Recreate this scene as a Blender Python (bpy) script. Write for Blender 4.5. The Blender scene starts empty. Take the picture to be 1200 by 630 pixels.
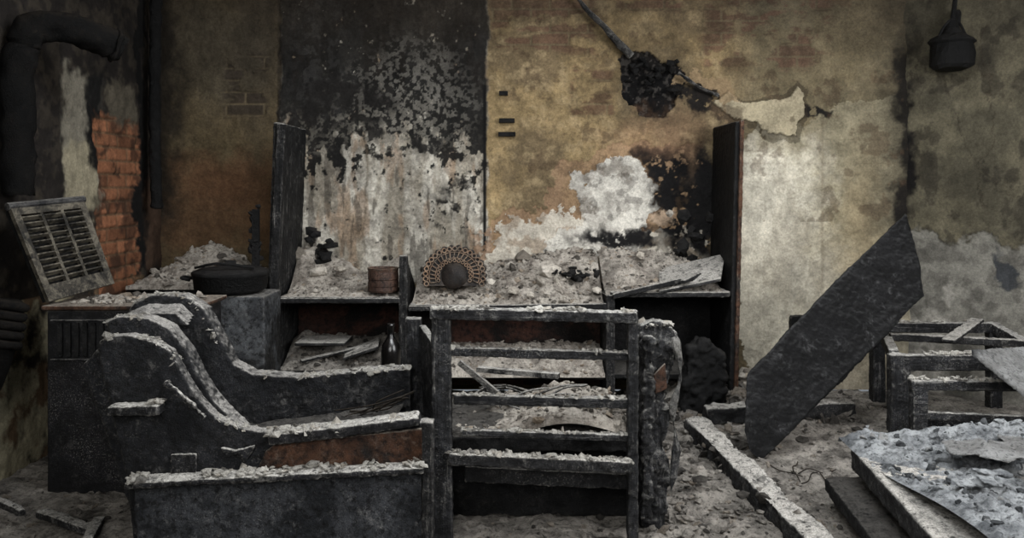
import bpy, bmesh, math, random
import numpy as np
from mathutils import Vector, Matrix, noise
random.seed(7); rng=np.random.default_rng(7)
SC=bpy.context.scene
COL=SC.collection
try: SC.view_settings.view_transform='Standard'
except Exception: pass

# metres from a measured position at distance D from the lens (lens 1.35 m high)
H=1.35
def W(px,py,D): return Vector(((px-600)*D/1000.0, D, H-(py-215)*D/1000.0))
def lin(c):
    c=np.array(c,dtype=float)/255.0
    return np.where(c<=0.04045,c/12.92,((c+0.055)/1.055)**2.4)
def L4(c): 
    l=lin(c); return (float(l[0]),float(l[1]),float(l[2]),1)

# ---------------- numpy noise ----------------
TAB=rng.random((256,256))
def vnoise(x,y,s=0):
    x=x+s*17.31; y=y+s*9.77
    xi=np.floor(x).astype(int); yi=np.floor(y).astype(int)
    fx=x-xi; fy=y-yi; fx=fx*fx*(3-2*fx); fy=fy*fy*(3-2*fy)
    a=TAB[xi%256,yi%256]; b=TAB[(xi+1)%256,yi%256]; c=TAB[xi%256,(yi+1)%256]; d=TAB[(xi+1)%256,(yi+1)%256]
    return (a*(1-fx)+b*fx)*(1-fy)+(c*(1-fx)+d*fx)*fy
def fbm(x,y,s=0,o=5):
    r=0;a=.5;t=0
    for i in range(o):
        r=r+a*vnoise(x,y,s+i*3.1); t+=a; a*=.55; x=x*2.03; y=y*2.03
    return r/t
def ss(a,b,x):
    t=np.clip((x-a)/(b-a),0,1); return t*t*(3-2*t)
def rect(x,y,x0,y0,x1,y1,s):
    return ss(x0-s,x0+s,x)*(1-ss(x1-s,x1+s,x))*ss(y0-s,y0+s,y)*(1-ss(y1-s,y1+s,y))
def ell(x,y,cx,cy,rx,ry,s=.25):
    d=np.sqrt(((x-cx)/rx)**2+((y-cy)/ry)**2); return 1-ss(1-s,1+s,d)
def inpoly(x,y,P):
    r=np.zeros(x.shape,bool); n=len(P)
    for i in range(n):
        x1,y1=P[i]; x2,y2=P[(i+1)%n]
        if y1==y2: continue
        c=((y1>y)!=(y2>y))&(x<(x2-x1)*(y-y1)/(y2-y1)+x1)
        r^=c
    return r.astype(float)

# ---------------- materials ----------------
def newmat(name):
    m=bpy.data.materials.new(name); m.use_nodes=True
    nt=m.node_tree; b=nt.nodes['Principled BSDF']
    return m,nt,b
def mathn(nt,op,a,b=None,clamp=False):
    n=nt.nodes.new('ShaderNodeMath'); n.operation=op; n.use_clamp=clamp
    for i,v in enumerate((a,b)):
        if v is None: continue
        if isinstance(v,(int,float)): n.inputs[i].default_value=v
        else: nt.links.new(v,n.inputs[i])
    return n.outputs[0]
def ramp(nt,src,a,b,lo=0.,hi=1.):
    n=nt.nodes.new('ShaderNodeMapRange'); n.interpolation_type='SMOOTHSTEP'
    n.inputs[1].default_value=a;n.inputs[2].default_value=b;n.inputs[3].default_value=lo;n.inputs[4].default_value=hi
    nt.links.new(src,n.inputs[0]); return n.outputs[0]
def mix(nt,f,a,b,blend='MIX'):
    n=nt.nodes.new('ShaderNodeMix'); n.data_type='RGBA'; n.blend_type=blend
    for s,v in ((n.inputs[0],f),(n.inputs[6],a),(n.inputs[7],b)):
        if isinstance(v,(int,float,tuple)): s.default_value=v
        else: nt.links.new(v,s)
    return n.outputs[2]
def noi(nt,scale,detail=6,rough=.6,vec=None,dist=0):
    n=nt.nodes.new('ShaderNodeTexNoise'); n.inputs['Scale'].default_value=scale; n.inputs['Detail'].default_value=detail
    n.inputs['Roughness'].default_value=rough; n.inputs['Distortion'].default_value=dist
    if vec is not None: nt.links.new(vec,n.inputs['Vector'])
    return n.outputs['Fac']
def stretched(nt,pos,s):
    m=nt.nodes.new('ShaderNodeMapping'); m.inputs['Scale'].default_value=s; nt.links.new(pos,m.inputs['Vector']); return m.outputs[0]
def char(name,base=(15,15,16),base2=(34,34,35),ash=(190,186,178),up=1.0,side=.25,edge=.5,smear=.28,patch=None,rough=.6,bump=.8,spec=.18,grain=None):
    m,nt,b=newmat(name)
    g=nt.nodes.new('ShaderNodeNewGeometry'); pos=g.outputs['Position']
    sep=nt.nodes.new('ShaderNodeSeparateXYZ'); nt.links.new(g.outputs['Normal'],sep.inputs[0])
    n1=noi(nt,5,8,.7,pos); n2=noi(nt,38,7,.75,pos); n3=noi(nt,150,5,.75,pos); n4=noi(nt,13,9,.8,pos,.6)
    c=mix(nt,ramp(nt,n1,.35,.65),L4(base),L4(base2))
    if patch is not None:
        c=mix(nt,ramp(nt,noi(nt,3.1,5,.6,pos,.5),.47,.6),c,L4(patch))
    c=mix(nt,ramp(nt,n2,.38,.56,.8,0),c,(0.003,0.003,0.003,1))
    sp=mathn(nt,'MULTIPLY',ramp(nt,n3,.54,.64),ramp(nt,n1,.4,.7)); sp=mathn(nt,'MULTIPLY',sp,side)
    sm=mathn(nt,'MULTIPLY',mathn(nt,'MULTIPLY',ramp(nt,n4,.52,.66),ramp(nt,n2,.42,.58)),smear)
    upf=ramp(nt,sep.outputs[2],.3,.85); u=mathn(nt,'MULTIPLY',upf,ramp(nt,n2,.34,.5)); u=mathn(nt,'MULTIPLY',u,ramp(nt,n4,.36,.52,.3,1)); u=mathn(nt,'MULTIPLY',u,up)
    e=mathn(nt,'MULTIPLY',ramp(nt,g.outputs['Pointiness'],.52,.6),ramp(nt,n4,.42,.6)); e=mathn(nt,'MULTIPLY',e,edge)
    f=mathn(nt,'MAXIMUM',mathn(nt,'MAXIMUM',sp,u),mathn(nt,'MAXIMUM',e,sm),True)
    hgt=mathn(nt,'ADD',mathn(nt,'ADD',n2,mathn(nt,'MULTIPLY',n3,.6)),mathn(nt,'MULTIPLY',n4,.5))
    if grain:
        gn=noi(nt,1,8,.7,stretched(nt,pos,grain)); c=mix(nt,ramp(nt,gn,.35,.6,.8,0),c,(0.004,0.004,0.004,1))
        f=mathn(nt,'MAXIMUM',f,mathn(nt,'MULTIPLY',mathn(nt,'MULTIPLY',ramp(nt,gn,.56,.68),ramp(nt,n1,.35,.6)),.5),True)
        hgt=mathn(nt,'ADD',hgt,mathn(nt,'MULTIPLY',gn,1.8))
    c=mix(nt,f,c,mix(nt,ramp(nt,n3,.3,.7),L4([int(v*.6) for v in ash]),L4(ash)))
    bp=nt.nodes.new('ShaderNodeBump'); bp.inputs['Strength'].default_value=bump; bp.inputs['Distance'].default_value=.012
    nt.links.new(hgt,bp.inputs['Height']); nt.links.new(bp.outputs[0],b.inputs['Normal'])
    nt.links.new(c,b.inputs['Base Color']); b.inputs['Specular IOR Level'].default_value=spec
    nt.links.new(mathn(nt,'MAXIMUM',mathn(nt,'MULTIPLY',f,.95),rough),b.inputs['Roughness'])
    return m
def debris(name,a=(124,116,107),b_=(204,196,184),c_=(50,47,43),warm=(152,132,108),isl_dark=.8,dk=.5):
    m,nt,b=newmat(name)
    g=nt.nodes.new('ShaderNodeNewGeometry'); pos=g.outputs['Position']; isl=g.outputs['Random Per Island']
    n1=noi(nt,7,9,.75,pos); n2=noi(nt,55,7,.75,pos); n4=noi(nt,3,6,.7,pos)
    c=mix(nt,ramp(nt,n1,.33,.65),L4(a),L4(b_))
    c=mix(nt,ramp(nt,isl,isl_dark,isl_dark+.04,0,.8),c,L4(c_))
    c=mix(nt,ramp(nt,isl,.12,.16,.5,0),c,L4(warm))
    c=mix(nt,ramp(nt,n4,.52,.66,0,dk),c,L4(c_))
    c=mix(nt,ramp(nt,n2,.5,.64,0,.65),c,L4(c_))
    bp=nt.nodes.new('ShaderNodeBump'); bp.inputs['Strength'].default_value=1.; bp.inputs['Distance'].default_value=.03
    nt.links.new(n2,bp.inputs['Height']); nt.links.new(bp.outputs[0],b.inputs['Normal'])
    nt.links.new(c,b.inputs['Base Color']); b.inputs['Roughness'].default_value=.95
    b.inputs['Specular IOR Level'].default_value=.1
    return m
def wallmat(name):
    m,nt,b=newmat(name)
    g=nt.nodes.new('ShaderNodeNewGeometry'); pos=g.outputs['Position']
    at=nt.nodes.new('ShaderNodeAttribute'); at.attribute_name='Col'
    n1=noi(nt,9,12,.75,pos); n2=noi(nt,70,8,.8,pos); n3=noi(nt,2.5,8,.7,pos)
    f=mathn(nt,'MULTIPLY',ramp(nt,n1,.3,.7,.66,1.2),ramp(nt,n2,.35,.65,.74,1.14))
    f=mathn(nt,'MULTIPLY',f,ramp(nt,n3,.35,.65,.76,1.12))
    cc=nt.nodes.new('ShaderNodeCombineColor')
    for i in range(3): nt.links.new(f,cc.inputs[i])
    c=mix(nt,1.0,at.outputs['Color'],cc.outputs[0],'MULTIPLY')
    hs=nt.nodes.new('ShaderNodeHueSaturation'); hs.inputs['Saturation'].default_value=.9; nt.links.new(c,hs.inputs['Color']); c=hs.outputs[0]
    bp=nt.nodes.new('ShaderNodeBump'); bp.inputs['Strength'].default_value=.7; bp.inputs['Distance'].default_value=.014
    nt.links.new(mathn(nt,'ADD',n1,mathn(nt,'MULTIPLY',n2,.6)),bp.inputs['Height']); nt.links.new(bp.outputs[0],b.inputs['Normal'])
    nt.links.new(c,b.inputs['Base Color']); b.inputs['Roughness'].default_value=.88; b.inputs['Specular IOR Level'].default_value=.15
    return m
GX=(3,60,60); GZ=(60,60,3)
M_WALL=wallmat('burnt_plaster')
M_CHAR=char('charred_wood')
M_CHARV=char('charred_wood_upright',grain=GZ)
M_CHARD=char('charred_wood_dark',(8,8,8),(17,17,18),(120,116,110),.5,.2,.3,.15)
M_CHARG=char('charred_wood_ashen',(19,19,21),(44,45,48),(196,193,186),1.0,.4,.6,.4,grain=GX)
M_CHARGV=char('charred_wood_ashen_upright',(19,19,21),(46,47,50),(182,179,172),.9,.35,.55,.4,grain=GZ)
M_ARM=char('charred_upholstery',(14,15,17),(31,32,35),(178,174,168),1.,.2,.4,.22)
M_RIM=char('ash_caked_rim',(14,14,15),(30,30,33),(206,202,194),1.0,.3,.7,.35)
M_ARMLOW=char('ash_mottled_panel',(28,30,33),(66,68,72),(140,139,137),.8,.6,.4,.7)
M_RUST=char('rust_brown_board',(42,27,19),(84,57,41),(160,150,138),.95,.3,.5,.3,patch=(30,26,24))
M_RED=char('scorched_red_board',(44,27,22),(68,43,34),(116,104,94),.7,.3,.4,.1,patch=(18,15,13))
M_METAL=char('burnt_enamel_metal',(14,14,16),(26,26,29),(140,137,132),.6,.8,.4,.2,rough=.5,bump=.4)
M_GRILLE=char('heater_grille_metal',(19,18,16),(48,44,38),(140,132,116),.9,.4,.5,.5,rough=.6,bump=.4)
M_GREY=char('zinc_sheet',(44,45,47),(74,76,78),(146,142,136),.7,.5,.3,.2,patch=(24,24,24),rough=.5,bump=.3)
M_BLACK=char('soot_black',(6,6,6),(13,13,13),(70,68,66),.35,.2,.2,.1,rough=.6,bump=.9)
M_PIPE=char('sooty_pipe',(5,5,5),(12,11,10),(60,53,45),.3,.2,.2,.25,rough=.75,bump=.8,spec=.1)
M_WIRE=char('burnt_wire',(20,17,15),(36,29,24),(80,72,60),.4,.3,.2,.1,rough=.7,bump=.3)
M_DEB=debris('plaster_debris')
M_DEBF=debris('floor_ash',(94,90,85),(166,160,151),(35,33,31),(118,106,91),.72,.7)
M_DEBB=debris('pale_ash_cover',(92,95,98),(172,175,176),(36,38,40),(126,122,116),.72,.8)
M_ASH=debris('loose_ash_clumps',(150,146,138),(208,204,195),(84,81,77),(160,150,136),.85,.2)
M_WHITE=debris('pale_plaster_chunks',(176,167,154),(228,220,207),(110,102,92),(184,164,134),.9,.1)
M_BOTTLE=char('smoked_glass',(6,6,6),(12,10,9),(90,85,80),.3,.1,.1,.05,rough=.2,bump=.1,spec=.5)
M_TIN=char('rusty_tin',(48,34,28),(76,56,46),(150,135,120),.6,.5,.4,.2,bump=.3)
M_TAN=char('tan_glaze',(80,60,47),(134,108,86),(176,166,150),.3,.3,.3,.2,bump=.15)
M_DKBR=char('dark_brown_glaze',(14,10,8),(24,18,14),(110,100,90),.3,.3,.3,.1,bump=.15)
M_BOARD=char('charred_board_surface',(5,5,5),(13,13,14),(104,104,104),.25,.2,.6,.45,rough=.6,bump=.7,spec=.12)

# ---------------- mesh helpers ----------------
tex=bpy.data.textures.new('warp','CLOUDS'); tex.noise_scale=.07; tex.noise_depth=3
tex2=bpy.data.textures.new('warp_big','CLOUDS'); tex2.noise_scale=.35; tex2.noise_depth=2
tex3=bpy.data.textures.new('warp_fine','CLOUDS'); tex3.noise_scale=.022; tex3.noise_depth=2
class P:
    def __init__(s): s.v=[]; s.f=[]
    def add(s,vs,fs):
        o=len(s.v); s.v+= [tuple(v) for v in vs]; s.f+=[tuple(i+o for i in f) for f in fs]; return s
    def prism(s,pts,off):
        pts=[Vector(p) for p in pts]; off=Vector(off); n=len(pts)
        nn=Vector((0,0,0))
        for i in range(n): nn+=pts[i].cross(pts[(i+1)%n])
        if nn.dot(off)>0: pts=pts[::-1]
        vs=pts+[p+off for p in pts]
        fs=[tuple(range(n)),tuple(range(2*n-1,n-1,-1))]
        for i in range(n):
            j=(i+1)%n; fs.append((j,i,i+n,j+n))
        return s.add(vs,fs)
    def beam(s,p0,p1,w,h,up=(0,0,1)):
        p0=Vector(p0);p1=Vector(p1); d=(p1-p0).normalized(); up=Vector(up)
        sd=d.cross(up)
        if sd.length<1e-3: sd=d.cross(Vector((0,1,0)))
        sd.normalize(); u=sd.cross(d).normalized()
        q=[p0-sd*w/2-u*h/2,p0+sd*w/2-u*h/2,p0+sd*w/2+u*h/2,p0-sd*w/2+u*h/2]
        return s.prism(q,p1-p0)
    def box(s,x0,x1,y0,y1,z0,z1):
        return s.prism([(x0,y0,z0),(x1,y0,z0),(x1,y1,z0),(x0,y1,z0)],(0,0,z1-z0))
    def lathe(s,c,prof,n=32,axis=None):
        c=Vector(c); vs=[];fs=[];m=len(prof)
        R=Matrix.Identity(3) if axis is None else Vector((0,0,1)).rotation_difference(Vector(axis)).to_matrix()
        for r,z in prof:
            for i in range(n):
                a=2*math.pi*i/n; vs.append(c+R@Vector((r*math.cos(a),r*math.sin(a),z)))
        for j in range(m-1):
            for i in range(n):
                k=(i+1)%n; fs.append((j*n+i,j*n+k,(j+1)*n+k,(j+1)*n+i))
        fs.append(tuple(range(n-1,-1,-1))); fs.append(tuple((m-1)*n+i for i in range(n)))
        return s.add(vs,fs)
    def tube(s,pts,r,n=8,sub=6,rr=None):
        pts=[Vector(p) for p in pts]; Q=[]
        if callable(r): rr=r
        for i in range(len(pts)-1):
            a=pts[max(i-1,0)];b=pts[i];c=pts[i+1];d=pts[min(i+2,len(pts)-1)]
            for k in range(sub):
                t=k/sub; Q.append(.5*((2*b)+(-a+c)*t+(2*a-5*b+4*c-d)*t*t+(-a+3*b-3*c+d)*t**3))
        Q.append(pts[-1]); vs=[];fs=[]
        up=Vector((.13,.2,.97))
        for i,q in enumerate(Q):
            d=(Q[min(i+1,len(Q)-1)]-Q[max(i-1,0)]).normalized()
            a=d.cross(up).normalized(); b=a.cross(d); ra=r if rr is None else rr(i/(len(Q)-1))
            for k in range(n):
                th=2*math.pi*k/n; vs.append(q+(a*math.cos(th)+b*math.sin(th))*ra)
        for i in range(len(Q)-1):
            for k in range(n):
                j=(k+1)%n; fs.append((i*n+k,i*n+j,(i+1)*n+j,(i+1)*n+k))
        fs.append(tuple(range(n-1,-1,-1))); fs.append(tuple((len(Q)-1)*n+k for k in range(n)))
        return s.add(vs,fs)
    def torus(s,c,R,r,nrm=(0,-1,0),n=16,m=6,sx=1,sz=1,rot=0):
        c=Vector(c); q=Vector((0,0,1)).rotation_difference(Vector(nrm)).to_matrix()@Matrix.Rotation(rot,3,'Z'); vs=[];fs=[]
        for i in range(n):
            a=2*math.pi*i/n
            for j in range(m):
                b=2*math.pi*j/m; rad=R+r*math.cos(b)
                vs.append(c+q@Vector((rad*math.cos(a)*sx,rad*math.sin(a)*sz,r*math.sin(b))))
        for i in range(n):
            for j in range(m):
                k=(i+1)%n;l=(j+1)%m; fs.append((i*m+j,k*m+j,k*m+l,i*m+l))
        return s.add(vs,fs)
    def chunk(s,c,r,flat=.6):
        c=Vector(c); q=Matrix.Rotation(random.random()*6.28,3,'Z')@Matrix.Rotation(random.gauss(0,.6),3,'X')
        sx=r*random.uniform(.5,1.5);sy=r*random.uniform(.5,1.3);sz=r*random.uniform(.4,1)*flat
        vs=[]
        for v in ICO[0]:
            k=random.uniform(.6,1.25); vs.append(c+q@Vector((v[0]*sx*k,v[1]*sy*k,v[2]*sz*k)))
        return s.add(vs,ICO[1])
    def fluff(s,pts,w,n,r=.008):
        # clumps of settled ash scattered along a polyline, spread sideways in depth
        pts=[Vector(p) for p in pts]; L=[(pts[i+1]-pts[i]).length for i in range(len(pts)-1)]; T=sum(L)
        for _ in range(n):
            d=random.random()*T; i=0
            while i<len(L)-1 and d>L[i]: d-=L[i]; i+=1
            c=pts[i].lerp(pts[i+1],min(d/L[i],1))
            if vnoise(np.array(c.x*14),np.array(c.z*14),77)<.38: continue
            s.chunk(c+Vector((0,random.uniform(-w/2,w/2),random.uniform(-.002,.004))),abs(random.gauss(0,r))+.003,.6)
        return s
    def make(s,name,mat,parent=None,voxel=0,disp=0,big=0,smooth=False,fine=None):
        me=bpy.data.meshes.new(name); me.from_pydata(s.v,[],s.f); me.update()
        bm=bmesh.new(); bm.from_mesh(me); bmesh.ops.recalc_face_normals(bm,faces=bm.faces); bm.to_mesh(me); bm.free()
        me.materials.append(mat); ob=bpy.data.objects.new(name,me); COL.objects.link(ob)
        if voxel:
            r=ob.modifiers.new('remesh','REMESH'); r.mode='VOXEL'; r.voxel_size=voxel*.62; r.use_smooth_shade=True
            if disp<=.02: disp*=.5
        if fine is None: fine=.008 if voxel and disp>=.005 else 0
        for nm,t,st in (('sag',tex2,big),('erode',tex,disp),('flake',tex3,fine)):
            if st:
                d=ob.modifiers.new(nm,'DISPLACE'); d.texture=t; d.strength=st; d.texture_coords='GLOBAL'; d.mid_level=.5
        if smooth:
            for p in me.polygons: p.use_smooth=True
        if parent: ob.parent=parent
        return ob
_b=bmesh.new(); bmesh.ops.create_icosphere(_b,subdivisions=1,radius=1); 
ICO=([tuple(v.co) for v in _b.verts],[tuple(v.index for v in f.verts) for f in _b.faces]); _b.free()
def empty(name,loc=(0,0,0)):
    e=bpy.data.objects.new(name,None); e.empty_display_size=.1; COL.objects.link(e); return e

def grid(name,PX,mat,col=None,smooth=True):
    nz,nx,_=PX.shape
    me=bpy.data.meshes.new(name); 
    idx=np.arange(nz*nx).reshape(nz,nx)
    F=np.stack([idx[:-1,:-1],idx[:-1,1:],idx[1:,1:],idx[1:,:-1]],-1).reshape(-1,4)
    me.vertices.add(nz*nx); me.vertices.foreach_set('co',PX.reshape(-1).astype(np.float32))
    me.loops.add(F.size); me.loops.foreach_set('vertex_index',F.reshape(-1).astype(np.int32))
    me.polygons.add(len(F)); me.polygons.foreach_set('loop_start',(np.arange(len(F))*4).astype(np.int32))
    me.polygons.foreach_set('loop_total',np.full(len(F),4,np.int32))
    me.update(calc_edges=True); me.validate()
    if col is not None:
        a=me.color_attributes.new('Col','FLOAT_COLOR','POINT')
        c=np.concatenate([col,np.ones((nz,nx,1))],-1); a.data.foreach_set('color',c.reshape(-1).astype(np.float32))
    if smooth: me.polygons.foreach_set('use_smooth',np.ones(len(F),bool))
    me.materials.append(mat); ob=bpy.data.objects.new(name,me); COL.objects.link(ob); return ob
def lay(c,m,new):
    m=np.clip(m,0,1)[...,None]; return c*(1-m)+new*m

def bricks(u,z):
    row=np.floor(z/.078); uu=u/.25+.5*(row%2); bi=np.floor(uu)
    fu=(uu-bi)*.25; fz=z-row*.078
    m=ss(0,.014,fu)*ss(0,.014,.25-fu)*ss(0,.012,fz)*ss(0,.012,.078-fz)
    r=TAB[(bi.astype(int)*7)%256,(row.astype(int)*13)%256]
    return m,r

# ---------------- BACK WALL ----------------
nx,nz=1010,590
X,Z=np.meshgrid(np.linspace(-2.38,2.66,nx),np.linspace(0,2.9,nz))
x=600+X/5.6*1000; y=215-(Z-H)/5.6*1000
wx=(fbm(x/40,y/40,1)-.5)*50+(fbm(x/9,y/9,2)-.5)*22; wy=(fbm(x/40,y/40,3)-.5)*50+(fbm(x/9,y/9,4)-.5)*22
xs=x+wx; ys=y+wy; xl=x+wx*.35; yl=y+wy*.35
nA=fbm(x/60,y/60,5); nB=fbm(x/14,y/14,6); nC=fbm(x/26,y/110,7); nD=fbm(x/4,y/4,8)
C=np.broadcast_to(lin((144,122,82)),(nz,nx,3)).copy()
C=lay(C,ss(.4,.65,nA),lin((114,97,69)))
C=lay(C,ss(.5,.7,nB)*.5,lin((164,143,104)))
C=lay(C,ss(.52,.62,nD)*.3,lin((84,72,52)))
rel=np.zeros((nz,nx))
C=lay(C,1-ss(320,345,x),lin((92,79,55)))
C=lay(C,rect(xs,ys,190,190,330,290,25)*.65,lin((100,68,42)))
C=lay(C,rect(xs,ys,225,180,300,230,18)*.35,lin((118,78,48)))
C=lay(C,ell(xs,ys,255,60,60,60,.5)*.5,lin((84,79,67)))
C=lay(C,ell(xs,ys,300,60,26,130,.5)*.4,lin((60,54,45)))
rgt=ss(820,900,xs)
C=lay(C,rgt*.75,lin((98,91,71)))
pale=inpoly(xs,ys,[(862,520),(862,168),(900,160),(935,150),(965,118),(1005,122),(1050,110),(1075,130),(1075,520)])
C=lay(C,pale*.85,lin((144,135,109)))
C=lay(C,pale*(1-ss(925,985,xs))*ss(150,200,ys)*.9,lin((206,199,180)))
C=lay(C,pale*ss(250,330,ys)*.5,lin((190,181,160)))
C=lay(C,pale*ell(xs,ys,1010,300,28,110,.6)*.6,lin((122,106,76)))
C=lay(C,pale*ss(960,963,x)*(1-ss(963,967,x))*ss(130,140,y)*.4,lin((112,100,80)))
C=lay(C,pale*ss(1010,1050,xs)*.5,lin((100,93,74)))
C=lay(C,pale*ss(.5,.64,fbm(x/20,y/60,23))*.25,lin((110,98,76)))
rel+=pale*.008
br,brr=bricks(X,Z)
bm_=np.zeros_like(x)
for r in ((575,-60,700,62,6),(725,-60,800,14,5),(825,-60,975,78,8),(672,78,716,134,4),(262,62,312,136,5)):
    bm_=np.maximum(bm_,rect(xl,yl,*r)*ss(.44,.58,fbm(x/26,y/13,12)+.04))
bc=lin((94,64,50))*(.55+.65*brr[...,None]); bc=lay(bc,(x<320)*.9,lin((44,40,36)))
C=lay(C,bm_*.7,bc*br[...,None]+lin((104,91,68))*(1-br[...,None]))
rel-=bm_*(.006+.006*(1-br)); 
C=lay(C,(1-br)*ss(.45,.6,nA)*.18*(y<250)*(nB>.45),lin((84,72,52)))
# plaster panel left-centre: sooted above, bare plaster below
pan=rect(xl,yl,328,-80,572,330,2.5)
pc=np.broadcast_to(lin((188,182,168)),C.shape).copy()
pc=lay(pc,ss(.42,.6,nC)*.8,lin((138,129,112)))
pc=lay(pc,ss(.52,.68,nB)*.5,lin((112,104,92)))
pc=lay(pc,ss(.54,.66,fbm(x/14,y/60,14))*.55,lin((142,112,82)))
pc=lay(pc,ss(.5,.6,nD)*.35,lin((92,86,77)))
pc=lay(pc,ss(.6,.66,fbm(x/9,y/50,17))*.6,lin((66,60,53)))
C=lay(C,pan,pc); rel+=pan*.012
sn=fbm(x/7,y/9,15,6)
edge=ss(105,235,y+60*(nA-.5)+50*(nB-.5)-12*np.sin(x/26))
soot=pan*ss(.0,.09,sn-.18-.50*edge)
C=lay(C,soot*.97,lin((20,20,20)))
C=lay(C,pan*ell(xs,ys,375,70,36,70,.7)*ss(.50,.58,sn)*.45,lin((62,61,59)))
C=lay(C,pan*ell(xs,ys,478,110,64,48,.7)*ss(.47,.55,nD)*.75,lin((116,112,104)))
C=lay(C,pan*ell(xs,ys,440,150,90,26,.7)*ss(.5,.58,nD)*.6,lin((120,115,104)))
C=lay(C,pan*(1-ss(20,70,ys))*ss(.56,.62,nD)*.25,lin((66,64,60)))
for e in ((523,232,18,24),(525,262,20,14),(468,225,10,20),(343,265,12,42),(372,298,18,18),(430,158,26,8),(500,170,20,8),(345,205,8,30),(405,120,60,34)):
    C=lay(C,ell(xs,ys,*e,.35)*ss(.42,.5,nB)*.95,lin((34,32,30)))
C=lay(C,rect(x,y,566,100,570,295,1.2),lin((20,19,18)))
C=lay(C,rect(xl,yl,426,170,429,300,2)*.6,lin((90,78,62)))
C=lay(C,rect(x,y,325,-80,330,200,1.5)*.7,lin((40,36,32)))
# fallen plaster patches (centre)
wp=inpoly(xs,ys,[(678,205),(700,190),(740,190),(765,205),(772,235),(752,262),(748,285),(720,305),(640,305),(650,270),(676,255),(678,240)])
wp2=inpoly(xs,ys,[(570,268),(600,262),(640,246),(690,250),(760,272),(830,265),(832,345),(565,345)])
halo=inpoly(xs,ys,[(650,215),(675,180),(745,165),(830,170),(832,345),(562,345),(562,265),(640,235)])
C=lay(C,halo*.6,lin((144,112,84))); rel-=halo*.006
C=lay(C,wp2*.95,lin((190,182,166))); rel+=np.maximum(wp,wp2)*.007
C=lay(C,wp2*ss(.45,.58,nB)*.65,lin((136,117,95)))
C=lay(C,wp,lin((198,193,181)))
C=lay(C,wp*ss(.48,.6,nB)*.5,lin((150,144,134)))
C=lay(C,wp*ss(.58,.64,fbm(x/10,y/10,24))*.5,lin((86,82,76)))
for e in ((790,208,28,40),(798,250,32,44),(725,277,44,16),(828,240,18,80),(768,184,26,14)):
    C=lay(C,ell(xs,ys,*e,.35)*ss(.0,.08,fbm(x/9,y/9,19)-.30),lin((24,23,23)))
C=lay(C,ell(xs,ys,775,255,14,9,.3),lin((170,146,120)))
# burnt-through flaking hole under the conduit
hole=inpoly(xl,yl,[(724,66),(742,58),(762,62),(776,70),(798,76),(806,98),(797,126),(782,137),(762,135),(745,126),(728,112)])
C=lay(C,ell(xs,ys,765,98,58,52,.35)*.6,lin((44,38,32)))
C=lay(C,hole,lin((13,12,12))*np.ones(3)); C=lay(C,hole*ss(.56,.64,nD)*.8,lin((66,62,58)))
rel+=hole*(-.035+.07*(fbm(x/12,y/12,25)-.3))
C=lay(C,ell(xs,ys,822,120,24,14,.3)*(nB>.42),lin((28,25,22)))
C=lay(C,ell(xs,ys,950,130,20,9,.3)*(nB>.4),lin((30,27,24)))
C=lay(C,ell(xs,ys,760,158,60,22,.7)*.4,lin((148,112,82)))
C=lay(C,inpoly(xl,yl,[(846,104),(880,117),(922,107),(936,94),(947,104),(943,137),(936,164),(905,167),(882,153),(846,138),(828,122)])*.55,lin((50,42,32)))
tong=inpoly(xl,yl,[(850,108),(880,122),(925,112),(935,100),(942,108),(938,135),(930,158),(905,160),(885,148),(850,132),(835,122)])
C=lay(C,tong,lin((166,154,125))); rel+=tong*.022
C=lay(C,inpoly(xs,ys,[(800,82),(830,90),(880,118),(850,130),(805,105)])*.8,lin((146,122,88)))
# soot deposits: corners, upper edge, left bay
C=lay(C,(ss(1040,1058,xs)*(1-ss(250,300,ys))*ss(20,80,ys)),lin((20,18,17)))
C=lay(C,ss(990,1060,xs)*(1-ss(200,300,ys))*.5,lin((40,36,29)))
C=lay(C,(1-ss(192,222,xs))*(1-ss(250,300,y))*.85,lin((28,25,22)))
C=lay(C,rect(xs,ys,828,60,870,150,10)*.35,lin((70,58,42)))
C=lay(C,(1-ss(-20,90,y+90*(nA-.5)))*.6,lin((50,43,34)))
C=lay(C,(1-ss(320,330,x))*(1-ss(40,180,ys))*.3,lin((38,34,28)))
C=lay(C,ss(.62,.70,fbm(x/22,y/22,22))*.5*(x>580)*(y<260),lin((74,58,42)))
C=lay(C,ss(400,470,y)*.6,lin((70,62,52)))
rel+= (nA-.5)*.02+(nB-.5)*.012+(nD-.5)*.007
grid('wall_back',np.stack([X,5.6-rel,Z],-1),M_WALL,C)

# ---------------- LEFT WALL  X=-2.3 ----------------
ny,nz2=440,400
Y,Z=np.meshgrid(np.linspace(1.2,5.68,ny),np.linspace(0,2.9,nz2))
u=Y+(fbm(Y*5,Z*5,31)-.5)*.3+(fbm(Y*25,Z*25,32)-.5)*.08; v=Z+(fbm(Y*5,Z*5,33)-.5)*.3+(fbm(Y*25,Z*25,34)-.5)*.08
nB=fbm(Y*14,Z*14,35)
C=np.broadcast_to(lin((32,28,25)),(nz2,ny,3)).copy()
C=lay(C,ss(.45,.6,nB)*.5,lin((62,55,45)))
C=lay(C,rect(u,v,4.36,1.25,4.84,1.92,.04),lin((118,112,98)))
C=lay(C,rect(u,v,4.36,1.2,4.7,1.55,.04)*.9,lin((144,135,110)))
C=lay(C,rect(u,v,4.62,1.4,4.86,2.0,.04),lin((20,19,18)))
C=lay(C,rect(u,v,4.9,1.2,5.2,1.95,.03)*.8,lin((90,83,69)))
br,brr=bricks(Y,Z)
bmk=rect(u,v,4.74,.6,5.26,1.68,.04)
bc=lin((150,92,54))*(.5+.7*brr[...,None])
C=lay(C,bmk*.92,bc*br[...,None]+lin((108,82,56))*(1-br[...,None]))
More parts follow.
